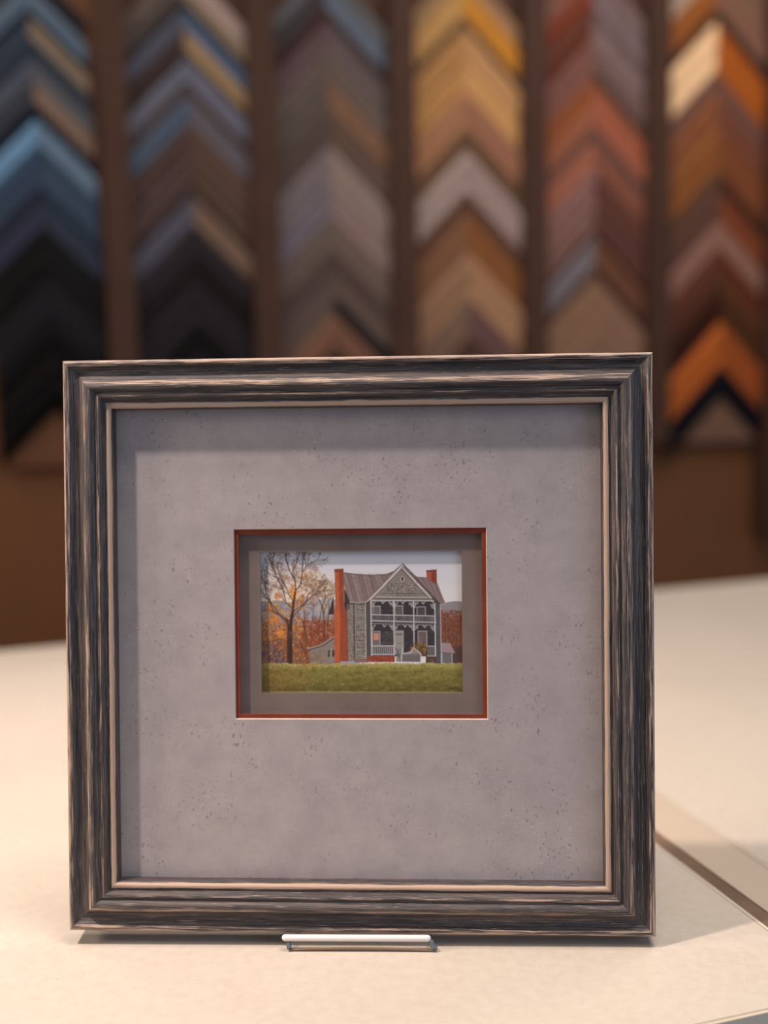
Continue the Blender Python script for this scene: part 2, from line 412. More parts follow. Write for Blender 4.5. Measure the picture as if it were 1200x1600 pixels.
def paint():
    cv = Canvas(316, 221); rng = cv.rng; X, Y = cv.X, cv.Y
    A = lambda x, y: (395+x*.1532, 850+y*.1532)
    B = lambda x, y: (500+x*.1958, 860+y*.1958)
    D = lambda x, y: (560+x*.1167, 930+y*.1167)
    full = (slice(None), slice(None))
    def grad(y0, y1, c0, c1, m=None):
        t = np.clip((Y-y0)/(y1-y0), 0, 1)[..., None]; col = np.array(c0)*(1-t)+np.array(c1)*t
        cv.blend(full, np.ones(X.shape, np.float32) if m is None else m, col.astype(np.float32), 1.0)
    # sky
    grad(862, 960, (208, 210, 222), (216, 214, 214))
    m = np.clip((535-X)/90, 0, 1)*np.clip((Y-885)/40, 0, 1)
    cv.blend(full, m, (228, 208, 184), .55)
    cv.blend(full, cv.noise(40, 9, 3).astype(np.float32), (188, 190, 202), .25)
    # hills
    hill = 938+4*np.sin((X-406)/17.)+3*np.sin(X/7.)
    cv.blend(full, ((Y > hill) & (X < 560)).astype(np.float32), (138, 142, 160), .85)
    hill = 945-4*np.sin((X-690)/14.)
    cv.blend(full, ((Y > hill) & (X > 680)).astype(np.float32), (138, 132, 138), 1)
    # wood edge, left
    for k, (top, c) in enumerate(((962, (140, 108, 96)), (978, (146, 92, 60)), (1000, (128, 76, 46)))):
        e = top+(cv.noise(7, 30, 10+k)-.5)*26
        cv.blend(full, ((Y > e) & (X < 530)).astype(np.float32)*np.clip((Y-e)/8, 0, 1), c, .7)
    m = np.clip(1-((X-420)/30)**2, 0, 1)*np.clip((Y-995)/25, 0, 1)
    cv.blend(full, m*(X < 450), (78, 76, 104), .85)
    m = np.clip((480-np.abs(X-440)-440)/20, 0, 1)*np.clip((Y-1020)/14, 0, 1)
    cv.blend(full, np.clip(m, 0, 1), (84, 72, 88), .7)
    cv.dots(2300, (406, 962, 527, 1038), 1.8, [(170, 110, 64), (136, 80, 48), (190, 130, 74), (106, 66, 50), (84, 58, 52), (150, 96, 76), (156, 124, 100)], .7,
            lambda x, y: .25+.75*min(1, max(0, (y-950)/45)))
    cv.dots(900, (470, 970, 524, 1018), 2.4, [(132, 62, 42), (152, 80, 50), (106, 54, 42), (150, 100, 72)], .6)
    cv.dots(260, (410, 940, 470, 1000), 2.4, [(206, 138, 60), (190, 116, 48), (214, 158, 84), (176, 96, 50)], .55)
    for cx, cy, rx, ry, n in ((424, 950, 7, 6, 40), (435, 990, 6, 5, 70), (420, 955, 8, 8, 60), (457, 925, 6, 14, 110), (462, 940, 9, 12, 90), (425, 968, 9, 5, 60), (477, 901, 5, 4, 26), (432, 932, 5, 4, 30), (445, 902, 3, 4, 14), (470, 935, 6, 6, 40)):
        for _ in range(n):
            x, y = rng.normal(cx, rx*.6), rng.normal(cy, ry*.6)
            cv.line([(x, y), (x+rng.uniform(-2, 2), y+rng.uniform(-1.5, 1.5))], 2.0, [(226, 158, 70), (206, 124, 40), (230, 140, 50), (190, 104, 44)][rng.randint(4)], .42)
    # pale twigs of the trees behind
    def branch(x, y, ang, L, wd, col, depth, al=.8, spread=.55):
        if depth == 0 or L < 2 or x > 521 and y < 970: return
        x1, y1 = x+L*math.cos(ang), y-L*math.sin(ang)
        mx, my = (x+x1)/2+rng.uniform(-.6, .6)*L*.12, (y+y1)/2
        cv.line([(x, y), (mx, my), (x1, y1)], max(.42, wd), col, al)
        for k in range(2 if rng.rand() < .75 else 3):
            branch(x1, y1, ang+rng.uniform(-spread, spread)+.06*(1 if ang < 1.57 else -1), L*rng.uniform(.66, .88), wd*.66, col, depth-1, al, spread)
    for x, y in ((483, 960), (497, 965), (508, 962), (474, 950), (515, 970), (490, 940)):
        branch(x, y, 1.57+rng.uniform(-.25, .3), 15, .9, (140, 112, 92), 7, .65, .7)
        branch(x, y, 1.57+rng.uniform(-.25, .3), 13, .8, (226, 206, 180), 7, .6, .8)
    for x in (505, 512, 520, 498, 486, 476):
        cv.line([(x, 1030), (x+rng.uniform(-2, 2), 985), (x+rng.uniform(-4, 4), 945)], 1.2, (92, 62, 52), .75)
    cv.dots(300, (470, 900, 522, 955), 1.5, [(222, 196, 160), (206, 176, 140), (190, 150, 110)], .5)
    # the big bare tree
    cv.dots(260, (412, 940, 520, 1030), 1.5, [(206, 190, 172), (190, 170, 150)], .5)
    dk = (62, 44, 42)
    trunk = [A(365, 1245), A(368, 1060), A(372, 900), A(378, 790), A(400, 690), A(408, 590), A(430, 480)]
    for (p, q), wd in zip(zip(trunk, trunk[1:]), (7.5, 6.5, 5.6, 5, 4, 3)): cv.line([p, q], wd, dk, .95)
    cv.line([A(345, 1240), A(345, 1000), A(352, 860), A(335, 770)], 3.4, (74, 50, 44), .9)
    limbs = [([(378, 800), (300, 750), (200, 690), (150, 570), (80, 490)], 1.9), ([(372, 840), (270, 740), (180, 610), (130, 500), (110, 400)], 1.5),
             ([(400, 660), (330, 600), (300, 470), (230, 330), (190, 200)], 1.7), ([(408, 590), (360, 520), (330, 440), (270, 330), (240, 230)], 1.5),
             ([(430, 480), (425, 380), (370, 280), (340, 180), (330, 110)], 1.9), ([(430, 480), (480, 420), (500, 300), (505, 190), (520, 100)], 1.8),
             ([(425, 380), (400, 280), (440, 200), (470, 110)], 1.3), ([(405, 690), (480, 640), (545, 580), (560, 520), (620, 470)], 1.4),
             ([(385, 780), (440, 700), (500, 640), (590, 540), (660, 490), (760, 480)], 1.2), ([(300, 470), (240, 440), (160, 420), (110, 390)], 1.1),
             ([(230, 330), (200, 260), (160, 130)], 1.0), ([(330, 440), (290, 380), (210, 330)], 1.0), ([(500, 300), (540, 230), (600, 190)], .9),
             ([(715, 1000), (720, 780), (700, 640), (650, 530)], 1.2), ([(715, 740), (740, 640), (780, 560)], .9), ([(540, 1000), (515, 800), (440, 740)], 1.2),
             ([(80, 490), (60, 470)], .8), ([(150, 1240), (160, 1140)], 2.0), ([(150, 600), (90, 590)], .8), ([(545, 1240), (520, 1100), (470, 1010)], 1.6)]
    for pts, wd in limbs:
        pp = [A(*p) for p in pts]; cv.line(pp, wd, (80, 58, 50), .9)
        for i in range(1, len(pp)):
            (xa, ya), (xb, yb) = pp[i-1], pp[i]; ang = math.atan2(-(yb-ya), xb-xa)
            for k in range(3):
                branch(xb, yb, ang+rng.uniform(-.75, .75), rng.uniform(6, 10), wd*.5, (112, 90, 80), 4, .62, .6)
    cv.dots(260, (408, 866, 500, 925), 1.6, [(134, 128, 138), (110, 98, 98), (170, 150, 140)], .55, lambda x, y: .7)
    cv.dots(120, (420, 880, 500, 940), 1.8, [(220, 150, 80), (200, 120, 60)], .5)
    # right-hand woods
    e = 962+(cv.noise(6, 30, 31)-.5)*18
    cv.blend(full, ((Y > e) & (X > 682)).astype(np.float32), (112, 72, 54), .8)
    cv.dots(900, (686, 955, 722, 1016), 2.0, [(136, 76, 46), (104, 60, 48), (150, 92, 62), (88, 60, 56), (120, 88, 78)], .65)
    cv.blend(full, ((X > 690).astype(np.float32)*np.clip((Y-1005)/15, 0, 1)), (70, 58, 66), .7)
    for x in (693, 700, 707, 712, 718):
        branch(x, 968, 1.57+rng.uniform(-.3, .3), 9, .8, (206, 192, 180), 5, .7, .6)
        cv.line([(x, 1020), (x+rng.uniform(-2, 2), 960)], .9, (84, 60, 54), .6)
    # left shed
    gy = (132, 123, 118)
    cv.poly([A(565, 1085), A(700, 1045), A(830, 960), A(830, 1220), A(570, 1220)], gy)
    for y in range(1090, 1220, 14): cv.line([A(572, y), A(700, y-3)], .6, (100, 94, 88), .6)
    cv.line([A(548, 1074), A(700, 1030), A(830, 942)], 2.4, (150, 140, 134)); cv.line([A(552, 1084), A(705, 1042), A(830, 956)], 1.4, (62, 52, 50))
    for x in (758, 800): cv.poly([A(x, 1095), A(x+22, 1080), A(x+22, 1150), A(x, 1155)], (58, 50, 50)); cv.line([A(x+26, 1070), A(x+26, 1160)], 1.1, (170, 164, 156))
    cv.dots(120, (*A(560, 1090), *A(830, 1215)), 1.6, [(150, 144, 134), (104, 98, 92), (160, 120, 90)], .5)
    # house walls
    wall = (130, 122, 119)
    cv.poly([B(105, 360), B(108, 515), B(62, 515)], (66, 56, 58))
    cv.poly([B(200, 300), B(400, 420), B(400, 885), B(205, 885)], wall)
    cv.poly([B(190, 300), B(236, 420), B(236, 470), B(190, 500)], (60, 56, 58))
    cv.poly([B(236, 420), B(400, 420), B(400, 445), B(236, 440)], (84, 80, 80))
    for k, y in enumerate(range(440, 885, 9)):
        cv.line([B(212, y+rng.uniform(-1, 1)), B(360, y+rng.uniform(-1, 1))], .5, (92, 88, 86) if k % 3 else (160, 156, 148), .55)
    cv.dots(560, (*B(212, 430), *B(360, 880)), 1.5, [(170, 163, 156), (98, 92, 92), (150, 140, 128), (76, 72, 72)], .55)
    for y in (545, 640, 690, 722, 778, 812): cv.line([B(275, y), B(356, y+rng.uniform(-2, 3))], .8, (72, 68, 68), .75)
    cv.line([B(267, 430), B(270, 860)], 2.2, (74, 70, 72), .9); cv.line([B(279, 440), B(279, 880)], .8, (160, 156, 150), .7)
    cv.poly([B(362, 415), B(402, 400), B(402, 860), B(366, 880)], (82, 78, 80))
    cv.line([B(359, 425), B(361, 880)], 1.2, (176, 172, 166)); cv.line([B(216, 440), B(217, 880)], .9, (158, 152, 146), .7)
    # porch recess
    cv.poly([B(402, 405), B(915, 405), B(915, 850), B(402, 850)], (58, 55, 60))
    cv.dots(500, (*B(410, 420), *B(910, 840)), 1.6, [(74, 70, 76), (44, 42, 48), (92, 88, 90)], .5)
    cv.dots(160, (*B(480, 650), *B(590, 760)), 1.6, [(98, 94, 96), (84, 78, 80)], .5)
    cv.poly([B(910, 400), B(955, 440), B(962, 905), B(918, 900)], (84, 84, 90))
    cv.line([B(957, 445), B(962, 905)], 1.1, (186, 182, 180)); cv.dots(60, (*B(920, 450), *B(955, 900)), 1.4, [(104, 102, 106), (64, 62, 68)], .5)
    # gable
    cv.poly([B(655, 150), B(425, 385), B(410, 410), B(905, 412), B(880, 385)], (131, 123, 120))
    for k, y in enumerate(range(200, 400, 10)):
        h = (y-155)*.98; cv.line([B(655-h, y), B(655+h*.9, y)], .5, (96, 92, 88) if k % 2 else (150, 146, 138), .6)
    cv.dots(320, (*B(540, 260), *B(770, 380)), 1.5, [(168, 160, 152), (100, 94, 92), (78, 72, 72)], .55)
    cv.line([B(470, 350), B(850, 355)], .9, (78, 72, 70), .8); cv.line([B(440, 378), B(880, 385)], 1.8, (168, 163, 156)); cv.line([B(425, 392), B(890, 397)], 1.0, (74, 68, 66), .9)
    cv.line([B(655, 215), B(640, 240), B(657, 262), B(674, 240), B(655, 215)], 1.2, (172, 166, 158)); cv.line([B(657, 228), B(657, 244)], 2.4, (34, 28, 30))
    # roofs
    rc = (128, 112, 112)
    cv.poly([B(170, 225), B(188, 186), B(300, 200), B(420, 206), B(530, 200), B(590, 178), B(660, 118), B(372, 412), B(320, 424), B(234, 418)], rc)
    for k in range(17):
        x0 = 195+k*22; x1 = x0+60-k*1.5
        y1 = 415 if x1 < 375 else 415-(x1-375)*1.0
        cv.line([B(x0, 192+6*math.sin(k)), B(min(x1, 560), y1)], (1.6 if k % 3 == 0 else .9), [(158, 142, 140), (94, 80, 82), (112, 96, 96), (170, 156, 154)][k % 4], .75)
    cv.dots(160, (*B(220, 215), *B(420, 390)), 1.8, [(152, 134, 130), (108, 92, 92), (120, 96, 90)], .4, lambda x, y: .6)
    cv.poly([B(530, 200), B(590, 178), B(660, 118), B(372, 412), B(360, 405), B(520, 240)], (122, 102, 98), .7)
    cv.line([B(188, 184), B(300, 199), B(420, 205), B(530, 199), B(590, 177), B(660, 117)], 1.1, (84, 72, 74))
    cv.line([B(234, 418), B(320, 424), B(372, 412)], 1.2, (176, 164, 160))
    cv.poly([B(665, 118), B(770, 218), B(850, 225), B(930, 265), B(1000, 432), B(955, 440), B(880, 370)], (128, 110, 112))
    for k in range(7): cv.line([B(790+k*24, 224+k*7), B(860+k*22, 330+k*16)], .9, (100, 84, 88) if k % 2 else (158, 142, 142), .7)
    cv.line([B(1000, 433), B(955, 440)], 1.2, (170, 158, 156))
    cv.line([B(657, 140), B(372, 414)], 2.2, (174, 166, 162)); cv.line([B(655, 160), B(408, 400)], 1.3, (66, 58, 58)); cv.line([B(655, 170), B(420, 400)], .8, (158, 150, 144))
    cv.line([B(664, 118), B(955, 436)], 1.6, (80, 70, 72)); cv.line([B(664, 136), B(938, 430)], 2.4, (104, 96, 96)); cv.line([B(658, 148), B(905, 428)], 1.7, (178, 170, 166))
    cv.line([B(655, 164), B(885, 408)], .9, (64, 56, 56)); cv.poly([B(885, 400), B(915, 440), B(955, 440), B(900, 375)], (72, 64, 66), .8)
    # trim and galleries
    Wt = (190, 188, 190)
    def win(x0, y0, x1, y1, pane=(86, 82, 88), wd=1.3):
        cv.poly([B(x0, y0), B(x1, y0), B(x1, y1), B(x0, y1)], pane); cv.line([B(x0, y1), B(x0, y0), B(x1, y0), B(x1, y1)], wd, (164, 160, 160), .9)
    win(420, 452, 478, 520, (104, 98, 102)); win(596, 450, 658, 525, (92, 88, 94)); win(772, 458, 838, 525, (76, 72, 78))
    win(412, 652, 474, 762, (110, 104, 104)); cv.poly([B(424, 668), B(464, 668), B(464, 718), B(424, 718)], (190, 134, 112))
    win(596, 648, 660, 830, (142, 140, 138)); cv.line([B(604, 675), B(650, 675)], 2.2, (96, 92, 92)); cv.line([B(612, 745), B(645, 745)], 1, (104, 100, 98))
    win(778, 650, 848, 772, (104, 90, 96)); cv.line([B(800, 690), B(800, 750)], 2.2, (134, 104, 104), .7)
    cv.line([B(415, 408), B(905, 410)], 1.5, Wt)
    cv.line([B(405, 566), B(920, 582)], 1.5, Wt); cv.line([B(405, 576), B(915, 594)], .8, (96, 90, 90)); cv.line([B(408, 588), B(915, 604)], 1.0, (150, 146, 146))
    cv.line([B(408, 518), B(915, 530)], 1.2, Wt)
    for k, x in enumerate(range(416, 912, 13)): cv.line([B(x, 522+(x-410)*.02), B(x+rng.uniform(-2, 2), 566+(x-410)*.03)], .8, (172, 170, 172), rng.uniform(.55, 1))
    cv.line([B(408, 766), B(584, 766)], 1.3, Wt); cv.line([B(404, 834), B(586, 834)], 1.5, Wt)
    for x in range(418, 582, 16): cv.line([B(x, 768), B(x+2, 832)], 1.2, (184, 182, 184), .95)
    cv.line([B(846, 768), B(918, 770)], 1.2, Wt); cv.line([B(850, 846), B(918, 846)], 1.2, Wt)
    for x in range(858, 912, 13): cv.line([B(x, 770), B(x, 844)], .9, (160, 156, 158), .9)
    for x, y0, y1, wd in ((404, 408, 840, 1.8), (586, 410, 840, 1.6), (744, 412, 770, 1.6), (914, 430, 850, 1.6)): cv.line([B(x, y0), B(x+2, y1)], wd, Wt)
    for x, y, sd in ((404, 418, 1), (586, 418, 0), (744, 422, 0), (914, 436, -1), (404, 600, 1), (586, 600, 0), (744, 604, 0), (914, 610, -1)):
        for s in ((-1, 1) if sd == 0 else (sd,)):
            for r in (8, 16, 24, 34):
                for q in range(3):
                    a = rng.uniform(.1, 1.45); px_, py_ = B(x+s*r*math.cos(a), y+r*math.sin(a)*1.2)
                    cv.line([(px_, py_), (px_+rng.uniform(-1, 1), py_+rng.uniform(-1, 1))], 1.1, (186, 184, 186), .85)
            cv.line([B(x, y+44), B(x+s*16, y+22), B(x+s*36, y)], 1.0, Wt, .85)
    for x, y in ((500, 415), (660, 418), (822, 420), (510, 600), (675, 603), (832, 606)):
        cv.line([B(x-12, y), B(x, y+15), B(x+12, y)], 1.3, Wt, .85)
    cv.poly([B(610, 790), B(652, 780), B(645, 895), B(600, 890)], (120, 118, 120), .85); cv.line([B(598, 780), B(642, 895)], 1.2, (74, 70, 72))
    cv.line([B(650, 780), B(642, 895)], 1.3, Wt)
    # stoop, bush, foundation
    cv.poly([B(372, 842), B(590, 842), B(590, 895), B(372, 893)], (134, 68, 52)); cv.dots(90, (*B(375, 845), *B(588, 892)), 1.7, [(160, 86, 62), (110, 56, 48), (170, 104, 84)], .6)
    cv.poly([B(270, 872), B(372, 868), B(372, 898), B(270, 898)], (110, 96, 90)); cv.line([B(285, 884), B(360, 884)], 2.0, (168, 104, 84), .8)
    cv.poly([B(838, 850), B(930, 850), B(930, 905), B(838, 905)], (84, 68, 62)); cv.dots(40, (*B(842, 855), *B(926, 900)), 1.5, [(130, 96, 80), (60, 48, 48)], .7)
    cv.dots(340, (*B(720, 735), *B(850, 845)), 1.9, [(134, 96, 62), (96, 72, 50), (170, 118, 78), (74, 58, 46), (120, 108, 70)], .8,
            lambda x, y: 1 if ((x-B(785, 0)[0])/13)**2+((y-B(0, 790)[1])/11)**2 < 1 else .1)
    cv.poly([B(645, 835), B(800, 835), B(800, 895), B(645, 895)], (112, 110, 112)); cv.poly([B(655, 832), B(740, 790), B(800, 832)], (140, 134, 128), .9)
    for y in (852, 868, 884): cv.line([B(652, y), B(790, y)], .9, (78, 76, 78), .8)
    cv.line([B(645, 895), B(648, 828), B(720, 822), B(742, 780), B(800, 832), B(797, 895)], 1.3, Wt); cv.line([B(645, 893), B(797, 896)], 1.1, Wt)
    # chimneys
    cv.poly([B(115, 156), B(187, 152), B(190, 440), B(214, 520), B(216, 888), B(108, 888), B(106, 505), B(118, 430)], (142, 74, 54))
    cv.poly([B(117, 182), B(148, 182), B(150, 470), B(158, 530), B(148, 888), B(108, 888), B(106, 505), B(118, 430)], (180, 94, 62))
    cv.poly([B(113, 156), B(188, 152), B(188, 182), B(113, 182)], (138, 66, 50))
    cv.dots(260, (*B(110, 190), *B(214, 885)), 1.6, [(188, 104, 70), (146, 76, 52), (118, 60, 46), (166, 88, 60)], .4, lambda x, y: 1 if x < B(190, 0)[0] or y > B(0, 520)[1] else 0)
    cv.line([B(192, 300), B(214, 520), B(216, 888)], .8, (90, 62, 56), .8)
    cv.poly([B(848, 172), B(930, 164), B(932, 278), B(890, 262), B(850, 225)], (128, 66, 56)); cv.poly([B(848, 172), B(890, 168), B(888, 258), B(850, 226)], (164, 88, 70))
    cv.poly([B(846, 170), B(932, 162), B(932, 178), B(846, 182)], (112, 60, 54))
    # right shed
    cv.poly([B(964, 742), B(1032, 744), B(1072, 826), B(964, 820)], (152, 134, 138)); cv.poly([B(964, 822), B(1046, 826), B(1046, 908), B(964, 908)], (106, 104, 110))
    cv.line([B(962, 820), B(1072, 827)], 1.1, (92, 82, 84)); cv.line([B(966, 822), B(966, 906)], 1.1, Wt); cv.line([B(1046, 826), B(1048, 908)], 1.1, (178, 174, 176))
    # meadow
    gl = 1037+(cv.noise(5, 60, 41)-.5)*3
    m = (Y > gl).astype(np.float32)
    grad(1036, 1050, (172, 162, 100), (120, 112, 60), m); mm = m*np.clip((Y-1050)/30, 0, 1)
    t = np.clip((Y-1052)/30, 0, 1)[..., None]; cv.blend(full, mm, (np.array((114, 106, 58))*(1-t)+np.array((98, 88, 50))*t).astype(np.float32), 1)
    cv.blend(full, m*np.clip((450-X)/60, 0, 1), (138, 100, 58), .6)
    n = cv.noise(9, 3, 42)*.6+cv.noise(3, 1.6, 43)*.4
    cv.blend(full, (m*np.clip((n-.5)*4, 0, 1)).astype(np.float32), (146, 138, 78), .45); cv.blend(full, (m*np.clip((.42-n)*5, 0, 1)).astype(np.float32), (84, 82, 44), .5)
    cv.dots(700, (407, 1042, 480, 1080), 1.6, [(164, 116, 62), (120, 84, 52), (138, 128, 66), (96, 76, 46)], .5)
    cv.dots(900, (470, 1042, 722, 1081), 1.7, [(134, 128, 70), (92, 90, 46), (110, 100, 56), (156, 146, 86)], .4)
    cv.dots(220, (406, 1036, 722, 1044), 1.6, [(192, 182, 116), (170, 160, 92), (140, 140, 74)], .6)
    cv.dots(120, (460, 1022, 500, 1044), 1.6, [(150, 96, 56), (100, 70, 50), (180, 150, 90)], .6)
    cv.line([(698, 1076.5), (705, 1075.5), (714, 1076)], 1.3, (56, 50, 20), .85)
    cv.line([(406, 1081.5), (722, 1082)], 1.8, (170, 158, 112), .8)
    a = cv.a/255.0
    return np.clip(a, 0, 1)
def painting_mesh():
    a = paint()                                        # 663 x 948
    nx, ny = 474, 332
    hh, ww = a.shape[:2]
    a2 = (a[:ny*2-1:2, ::2][:ny, :nx] + a[1:ny*2:2, 1::2][:ny, :nx])/2 if hh >= ny*2 else None
    if a2 is None: 
        ny = hh//2; a2 = (a[:ny*2:2, :nx*2:2]+a[1:ny*2:2, 1:nx*2:2])/2
    lin = np.where(a2 <= .04045, a2/12.92, ((a2+.055)/1.055)**2.4)
    x0, x1, z0, z1 = -.0629, .0669, .1486, .2400
    y = Y0+.0089
    gx, gz = np.meshgrid(np.linspace(x0, x1, nx), np.linspace(z1, z0, ny))
    co = np.stack([gx, np.full_like(gx, y), gz], -1).reshape(-1, 3)
    idx = np.arange(nx*ny).reshape(ny, nx)
    q = np.stack([idx[1:, :-1], idx[1:, 1:], idx[:-1, 1:], idx[:-1, :-1]], -1).reshape(-1, 4)
    me = bpy.data.meshes.new('painting')
    me.vertices.add(len(co)); me.vertices.foreach_set('co', co.ravel().astype(np.float32))
    me.loops.add(q.size); me.loops.foreach_set('vertex_index', q.ravel().astype(np.int32))
    me.polygons.add(len(q)); me.polygons.foreach_set('loop_start', np.arange(0, q.size, 4, dtype=np.int32))
    me.update(calc_edges=True)
    at = me.color_attributes.new('pigment', 'FLOAT_COLOR', 'POINT')
    cc = np.ones((len(co), 4), np.float32); cc[:, :3] = lin.reshape(-1, 3)
    at.data.foreach_set('color', cc.ravel())
    t = NT('opaque_paint'); an = t.n('ShaderNodeAttribute'); an.attribute_name = 'pigment'
    t.l(an.outputs['Color'], t.b.inputs['Base Color'])
    t.b.inputs['Roughness'].default_value = .8; t.b.inputs['Specular IOR Level'].default_value = .15
    me.materials.append(t.m); me.validate()
    o = bpy.data.objects.new('painting', me); C.objects.link(o); o.parent = pic
    o['label'] = 'painting of a weathered two-storey farmhouse with brick chimneys and autumn trees'
    return o
painting_mesh()
bm = bmesh.new(); box(bm, -.0685, .0725, Y0+.0090, Y0+.0096, .1445, .2445); obj('painting_support', bm, M_BEVEL, pic)

# ------------------------------------------------------------------ acrylic easel
ex = FO.xy - Vector((fn.x, fn.y)).normalized()*0.0
hx = Vector((fr.x, fr.y, 0)).normalized(); hy = Vector((-hx.y, hx.x, 0))
EO = Vector((FO.x, FO.y, TABLE)) 
EM = Matrix(((hx.x, hy.x, 0, EO.x), (hx.y, hy.y, 0, EO.y), (0, 0, 1, EO.z), (0, 0, 0, 1)))
es = thing('acrylic_easel', 'small clear acrylic easel whose white-edged lip holds up the picture frame', 'easel', mat=EM)
GZ = FO.z - TABLE                                       # height of the frame's lower front edge above the counter
def sheet(name, outline, y0, y1, mats, M=None, wob=None):
    """outline in (x,z), extruded y0..y1 ; faces clear, rim = cut edge"""
    bm = bmesh.new()
    a = [bm.verts.new((x, y0, z)) for x, z in outline]; b = [bm.verts.new((x, y1, z)) for x, z in outline]
    n = len(outline)
    bm.faces.new(a); bm.faces.new(b[::-1])
    for i in range(n):
        f = bm.faces.new((a[i], b[i], b[(i+1) % n], a[(i+1) % n])); f.material_index = 1
    if M is not None: bmesh.ops.transform(bm, matrix=M, verts=bm.verts[:])
    return obj(name, bm, mats, es)
LX0, LX1 = -.0445, .0485
# front lip: clear strip with thick rounded cut sides
yl = -.0065
sheet('lip', [(LX0, .0012), (LX0+.012, .0003), (LX1-.012, .0003), (LX1, .0012), (LX1-.0035, GZ), (LX0-.001, GZ)], yl, yl+.0026, [M_ACR, M_ACR])
def bar(name, p, q, r, m, seg=14, cap=True, squash=1.0):
    bm = bmesh.new(); p, q = Vector(p), Vector(q); d = (q-p).normalized()
    a = d.orthogonal().normalized(); b = d.cross(a)
    L = (q-p).length; rings = []
    st = [(0, .02), (.15*r, .55), (.5*r, .87), (r, 1.0), (L-r, 1.0), (L-.5*r, .87), (L-.15*r, .55), (L, .02)] if cap else [(0, 1), (L, 1)]
    for s, k in st:
        c = p+d*s; rings.append([bm.verts.new(c+(a*math.cos(t*2*math.pi/seg)+b*math.sin(t*2*math.pi/seg))*r*k) for t in range(seg)])
    for u, v in zip(rings, rings[1:]):
        for i in range(seg): bm.faces.new((u[i], u[(i+1) % seg], v[(i+1) % seg], v[i]))
    bm.faces.new(rings[0]); bm.faces.new(rings[-1][::-1])
    return obj(name, bm, m, es, smooth=True)
o = bar('lip_edge', (LX0-.0035, yl+.0008, GZ-.0002), (LX1-.0030, yl+.0008, GZ-.0002), .0021, M_LIP)
o['label'] = 'milky white rounded top edge of the clear lip'
def tubepath(bm, pts, r, seg=10):
    pts = [Vector(p) for p in pts]; rings = []
    for i, p in enumerate(pts):
        d = (pts[min(i+1, len(pts)-1)]-pts[max(i-1, 0)]).normalized()
        a = d.cross(Vector((0, 1, .01))).normalized(); b = d.cross(a)
        rings.append([bm.verts.new(p+(a*math.cos(t*2*math.pi/seg)+b*math.sin(t*2*math.pi/seg))*r) for t in range(seg)])
    for u, v in zip(rings, rings[1:]):
        for i in range(seg): bm.faces.new((u[i], u[(i+1) % seg], v[(i+1) % seg], v[i]))
    bm.faces.new(rings[0]); bm.faces.new(rings[-1][::-1])
for s, x0, x1 in ((-1, LX0+.0005, LX0+.0010), (1, LX1-.0035, LX1-.0005)):
    bm = bmesh.new()
    tubepath(bm, [(x0, yl+.001, GZ-.0015), ((x0+x1)/2, yl+.0005, GZ*.45), (x1, yl, .0030), (x1-s*.0004, yl-.0002, .0019)], .0017)
    obj('lip_side', bm, M_ACE, es, smooth=True)
bm = bmesh.new()
N = 16
tubepath(bm, [(LX0+.001+(LX1-LX0-.0015)*i/N, yl-.0002, .0009+.0012*math.sin(math.pi*i/N)**1.0) for i in range(N+1)], .0007)
obj('lip_bend', bm, plain('amber_acrylic_bend', rgb(128, 104, 84), .25, .05), es, smooth=True)
# base runners under the frame, and the sloping back rest with its strut (hidden behind the frame)
for x in (LX0+.003, LX1-.006):
    bm = bmesh.new(); box(bm, x, x+.003, yl+.003, .075, .0002, .0045); obj('runner', bm, M_ACR, es)
    bm = bmesh.new(); box(bm, x, x+.003, .002, .018, .0045, GZ-.0022); obj('rest_block', bm, M_ACR, es)
TR = Matrix.Translation((0, .0275, .0)) @ Matrix.Rotation(-.092, 4, 'X')
sheet('back_rest', [(-.040, .004), (.044, .004), (.030, .20), (-.026, .20)], -.0015, .0015, [M_ACR, M_ACE], TR)
bm = bmesh.new()
a = [(.032, .004), (.075, .004), (.075, .0075), (.047, .13)]
vs0 = [bm.verts.new((0, y, z)) for y, z in a]; vs1 = [bm.verts.new((.003, y, z)) for y, z in a]
bm.faces.new(vs0); bm.faces.new(vs1[::-1])
for i in range(4): bm.faces.new((vs0[i], vs1[i], vs1[(i+1) % 4], vs0[(i+1) % 4]))
obj('strut', bm, M_ACR, es)

